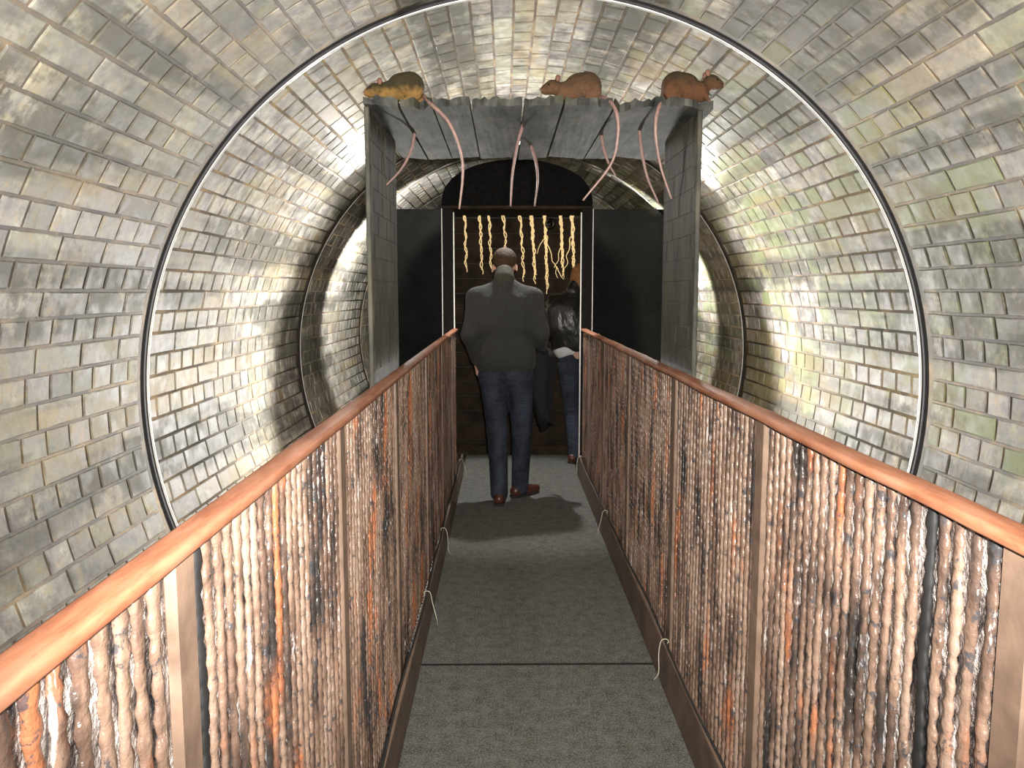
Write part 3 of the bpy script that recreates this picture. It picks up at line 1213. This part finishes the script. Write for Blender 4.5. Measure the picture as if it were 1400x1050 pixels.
# ================================================================== PEOPLE
def hand(wrist, d, side, curl, r=0.0085):
    """palm and five fingers; d = pointing direction, side = towards the thumb"""
    W = Vector(wrist)
    d = Vector(d).normalized()
    s = Vector(side)
    s = (s - d * s.dot(d)).normalized()
    nrm = d.cross(s).normalized() * curl
    pr = [cap(W, W + d * 0.03, 0.026, 0.028), ]
    for k in range(4):
        o = s * (0.030 - 0.020 * k)
        base = W + d * 0.085 + o
        pr.append(cap(W + d * 0.02 + o * 0.6, base, 0.014, 0.0125))
        L = (0.040, 0.045, 0.042, 0.033)[k]
        m = base + (d * 0.9 + nrm * 0.4).normalized() * L
        e = m + (d * 0.55 + nrm * 0.85).normalized() * L * 0.8
        pr += [cap(base, m, r * 1.1, r), cap(m, e, r, r * 0.85)]
    tb = W + d * 0.03 + s * 0.028
    tm = tb + (d * 0.7 + s * 0.6 + nrm * 0.3).normalized() * 0.042
    te = tm + (d * 0.9 + s * 0.1 + nrm * 0.4).normalized() * 0.030
    pr += [cap(tb, tm, 0.012, 0.010), cap(tm, te, 0.010, 0.0085)]
    return [(*q[:5], 0.006) for q in pr]


def person(loc, J, spec, label):
    """J: joints relative to loc; facing +y (away from the camera) unless turned"""
    t = thing('person', loc, label, 'person', rz=spec.get('rz', 0.0))
    V3 = {k: np.array(v, float) for k, v in J.items()}
    sk = []
    # head with face (face direction fd)
    fd = np.array(spec['face'], float)
    fd /= np.linalg.norm(fd)
    up = np.array(spec['headup'], float)
    up -= fd * (up @ fd)
    up /= np.linalg.norm(up)
    sd = np.cross(fd, up)
    hc = V3['head']
    HP = lambda f, s, u: hc + fd * f + sd * s + up * u
    sk += [cap(HP(-0.018, 0, 0.040), HP(0.012, 0, 0.038), 0.082, 0.080), cap(HP(0.03, 0, -0.03), HP(0.045, 0, -0.075), 0.058, 0.040),
           cap(V3['neck'], HP(-0.015, 0, -0.03), 0.056, 0.056),
           cap(HP(0.095, 0, 0.010), HP(0.112, 0, -0.022), 0.010, 0.015, 0.012),
           cap(HP(0.088, -0.018, -0.055), HP(0.088, 0.018, -0.055), 0.009, 0.009, 0.008),
           cap(HP(-0.005, 0.082, 0.010), HP(-0.012, 0.086, -0.028), 0.014, 0.010, 0.008), cap(HP(-0.005, -0.082, 0.010), HP(-0.012, -0.086, -0.028), 0.014, 0.010, 0.008)]
    ch, pe = V3['chest'], V3['pelvis']
    sk += [cap(V3['neck'], ch, 0.07, 0.11), cap(ch, pe, 0.12, 0.12)]
    for s in 'lr':
        sh, el, wr = V3['sh_' + s], V3['el_' + s], V3['wr_' + s]
        sk += [cap(ch + (sh - ch) * 0.4, sh, 0.06, 0.05), cap(sh, el, 0.046, 0.036), cap(el, wr, 0.036, 0.025)]
        hp, kn, an = V3['hip_' + s], V3['kn_' + s], V3['an_' + s]
        sk += [cap(pe, hp, 0.10, 0.08), cap(hp, kn, 0.074, 0.048), cap(kn, an, 0.048, 0.034)]
    sk += hand(J['wr_l'], spec['hd_l'], spec['hs_l'], spec.get('cl', 1)) + hand(J['wr_r'], spec['hd_r'], spec['hs_r'], spec.get('cr', 1))
    sdf_mesh('body', sk, 0.0075, 0.03, 'skin', t)
    for s in (-1, 1):
        c = HP(0.078, 0.031 * s, 0.012)
        MB().ball(c, 0.011, 10, 7).build('eye', 'eye', t, True)
    # hair
    hp_ = [cap(HP(-0.028, 0, 0.055), HP(0.010, 0, 0.060), 0.087, 0.082), cap(HP(-0.05, 0.0, 0.01), HP(-0.050, 0, -0.035), 0.062, 0.050)]
    for q in spec.get('hair_extra', []):
        hp_.append(cap(HP(*q[0]), HP(*q[1]), q[2], q[3]))
    sdf_mesh('hair', hp_, 0.008, 0.03, spec['hair'], t)
    # top
    jt = [cap(ch + np.array([-0.10, 0.0, 0.02]), ch + np.array([0.10, 0.0, 0.02]), 0.125, 0.125),
          cap(ch + np.array([-0.085, 0, -0.10]), ch + np.array([0.085, 0, -0.10]), 0.135, 0.135)]
    hem = V3['hem']
    jt += [cap(hem + np.array([-0.085, 0, 0.06]), hem + np.array([0.085, 0, 0.06]), 0.125, 0.125), cap(hem + np.array([-0.10, 0, -0.02]), hem + np.array([0.10, 0, -0.02]), 0.112, 0.112),
           cap(ch, hem, 0.14, 0.13), cap(ch + (V3['neck'] - ch) * 0.5, V3['neck'], 0.105, 0.068)]
    for s in 'lr':
        sh, el, wr = V3['sh_' + s], V3['el_' + s], V3['wr_' + s]
        jt += [cap(V3['neck'] * 0.75 + ch * 0.25, sh, 0.062, 0.066), cap(sh, el, 0.068, 0.056), cap(el, el + (wr - el) * 0.93, 0.056, 0.041)]
    top = sdf_mesh('jacket', jt, 0.011, 0.045, spec['top'], t)
    sdf_mesh('collar', [cap(V3['neck'] + fd * (-0.012) - up * 0.005, V3['neck'] + up * 0.045 - fd * 0.004, 0.076, 0.068)], 0.009, 0.01, spec['collar'], top)
    # trousers
    tr = [cap(V3['pelvis'] + np.array([-0.07, 0, 0.06]), V3['pelvis'] + np.array([0.07, 0, 0.06]), 0.118, 0.118)]
    for s in 'lr':
        hp, kn, an = V3['hip_' + s], V3['kn_' + s], V3['an_' + s]
        tr += [cap(V3['pelvis'], hp, 0.12, 0.108), cap(hp, kn, 0.104, 0.074), cap(kn, an + np.array([0, 0, -0.02]), 0.074, 0.062, 0.02)]
    sdf_mesh('trousers', tr, 0.010, 0.025, 'denim', t)
    if spec.get('shirt'):
        sdf_mesh('shirt', [cap(hem + np.array([-0.085, 0, -0.045]), hem + np.array([0.085, 0, -0.045]), 0.118, 0.118)], 0.01, 0.02, 'shirt', t)
    # shoes
    for s in 'lr':
        an = V3['an_' + s]
        td = np.array(spec['toe_' + s], float)
        td /= np.linalg.norm(td)
        g = np.array([an[0], an[1], 0.0])
        sh = sdf_mesh('shoe', [cap(g - td * 0.045 + [0, 0, 0.045], g + td * 0.05 + [0, 0, 0.045], 0.040, 0.040), cap(g + td * 0.05 + [0, 0, 0.042], g + td * 0.17 + [0, 0, 0.034], 0.042, 0.028),
                               cap(g - td * 0.02 + [0, 0, 0.06], g + [0, 0, 0.095], 0.042, 0.044)], 0.008, 0.02, 'shoe', t)
        m = MB()
        pd = np.array([-td[1], td[0], 0])
        o = [(-0.085, 0.0), (-0.07, 0.033), (0.0, 0.037), (0.08, 0.044), (0.16, 0.034), (0.20, 0.0), (0.16, -0.034), (0.08, -0.044), (0.0, -0.037), (-0.07, -0.033)]
        vs = [tuple(g + td * a + pd * b + [0, 0, z]) for z in (0.0, 0.018) for a, b in o]
        n = len(o)
        m.add(vs, [tuple(range(n))[::-1], tuple(range(n, 2 * n))] + [(k, (k + 1) % n, n + (k + 1) % n, n + k) for k in range(n)])
        m.build('sole', 'sole', sh)
    return t


# the man walking away down the middle
person((0.0, 5.72, 0.0), dict(
    head=(0.005, 0.125, 1.668), neck=(0.0, 0.010, 1.585), chest=(0.0, -0.005, 1.38), pelvis=(0.02, 0.0, 0.945), hem=(0.01, -0.01, 1.02),
    sh_l=(-0.195, 0.0, 1.455), el_l=(-0.242, -0.045, 1.20), wr_l=(-0.195, 0.06, 1.00),
    sh_r=(0.205, 0.0, 1.455), el_r=(0.258, -0.03, 1.205), wr_r=(0.275, 0.15, 1.06),
    hip_l=(-0.075, 0.0, 0.905), kn_l=(-0.050, -0.005, 0.50), an_l=(-0.035, -0.12, 0.095),
    hip_r=(0.105, 0.0, 0.905), kn_r=(0.130, 0.06, 0.50), an_r=(0.115, 0.09, 0.085)),
    dict(face=(0.05, 1, -0.55), headup=(0, 0.5, 1), hd_l=(0.25, 0.35, -0.9), hs_l=(0.6, 0.6, 0.2), hd_r=(0.1, 0.95, -0.15), hs_r=(-0.2, 0.1, 1), cl=1, cr=-1,
         hair='hair', top='jumper', collar='collar', toe_l=(0.05, 1, 0), toe_r=(0.75, 0.65, 0)),
    'person in charcoal jacket and blue jeans seen from behind, head bowed')

# black coat carried over the right forearm
ct = []
prof = [(0.0, 1.12), (0.0, 0.55)]
vs, fs = [], []
NU, NV = 40, 26
def coat_pt(u, v):
    # u around (closed loop), v down
    a = 2 * PI * u
    wx = 0.050 + 0.062 * (1 - v) + 0.020 * math.sin(3 * a + 3 * v)
    wy = 0.095 - 0.03 * v
    z = 1.095 - 0.56 * v - 0.05 * math.sin(a) * v + 0.02 * math.sin(2 * a)
    cxx = 0.235 + 0.060 * v + 0.012 * math.sin(7 * v)
    if v < 0.12:
        k_ = math.sqrt(max(0.0, 1 - ((0.12 - v) / 0.12) ** 2)) * 0.9 + 0.1
        wx *= k_
        wy *= k_
    fold = 1 + 0.10 * math.sin(6 * a + 2.0 * v) * v
    return (cxx + wx * math.cos(a) * fold, 0.085 + wy * math.sin(a) * fold, z)
for j in range(NV + 1):
    for i in range(NU):
        vs.append(coat_pt(i / NU, j / NV))
for j in range(NV):
    for i in range(NU):
        i2 = (i + 1) % NU
        fs.append((j * NU + i, (j + 1) * NU + i, (j + 1) * NU + i2, j * NU + i2))
fs += [tuple(range(NU)), tuple(NV * NU + i for i in range(NU))[::-1]]
co = MB().add(vs, fs).build('coat', 'coat', None, True)
co.location = (0.0, 5.72, 0.0)
tag(co, 'black coat hanging over the right forearm of the walking person', 'coat')

# second person half hidden behind the right jamb
person((0.632, 6.98, 0.0), dict(
    head=(0.045, 0.04, 1.60), neck=(-0.02, 0.0, 1.50), chest=(-0.065, -0.02, 1.305), pelvis=(0.02, 0.0, 0.88), hem=(-0.005, -0.01, 1.065),
    sh_l=(-0.215, 0.03, 1.40), el_l=(-0.215, 0.08, 1.14), wr_l=(-0.10, 0.20, 1.00),
    sh_r=(0.135, -0.06, 1.42), el_r=(0.23, -0.02, 1.17), wr_r=(0.25, 0.14, 1.00),
    hip_l=(-0.06, 0.0, 0.85), kn_l=(-0.03, 0.03, 0.47), an_l=(0.0, 0.0, 0.085),
    hip_r=(0.10, 0.0, 0.85), kn_r=(0.14, 0.06, 0.47), an_r=(0.19, -0.04, 0.085)),
    dict(face=(0.75, 0.7, -0.25), headup=(0.2, 0.1, 1), hd_l=(0.5, 0.7, -0.4), hs_l=(0.3, 0.2, 1), hd_r=(0.1, 0.9, -0.4), hs_r=(-0.2, 0.1, 1), cl=1, cr=-1,
         shirt=True, hair='blond', top='leather', collar='leather', toe_l=(0.8, 0.6, 0), toe_r=(0.8, 0.6, 0),
         hair_extra=[((-0.04, 0.03, 0.0), (-0.05, 0.03, -0.09), 0.055, 0.04), ((-0.04, -0.03, 0.0), (-0.05, -0.03, -0.09), 0.055, 0.04)]),
    'ginger haired person in shiny black jacket and jeans, half hidden by the right door jamb')
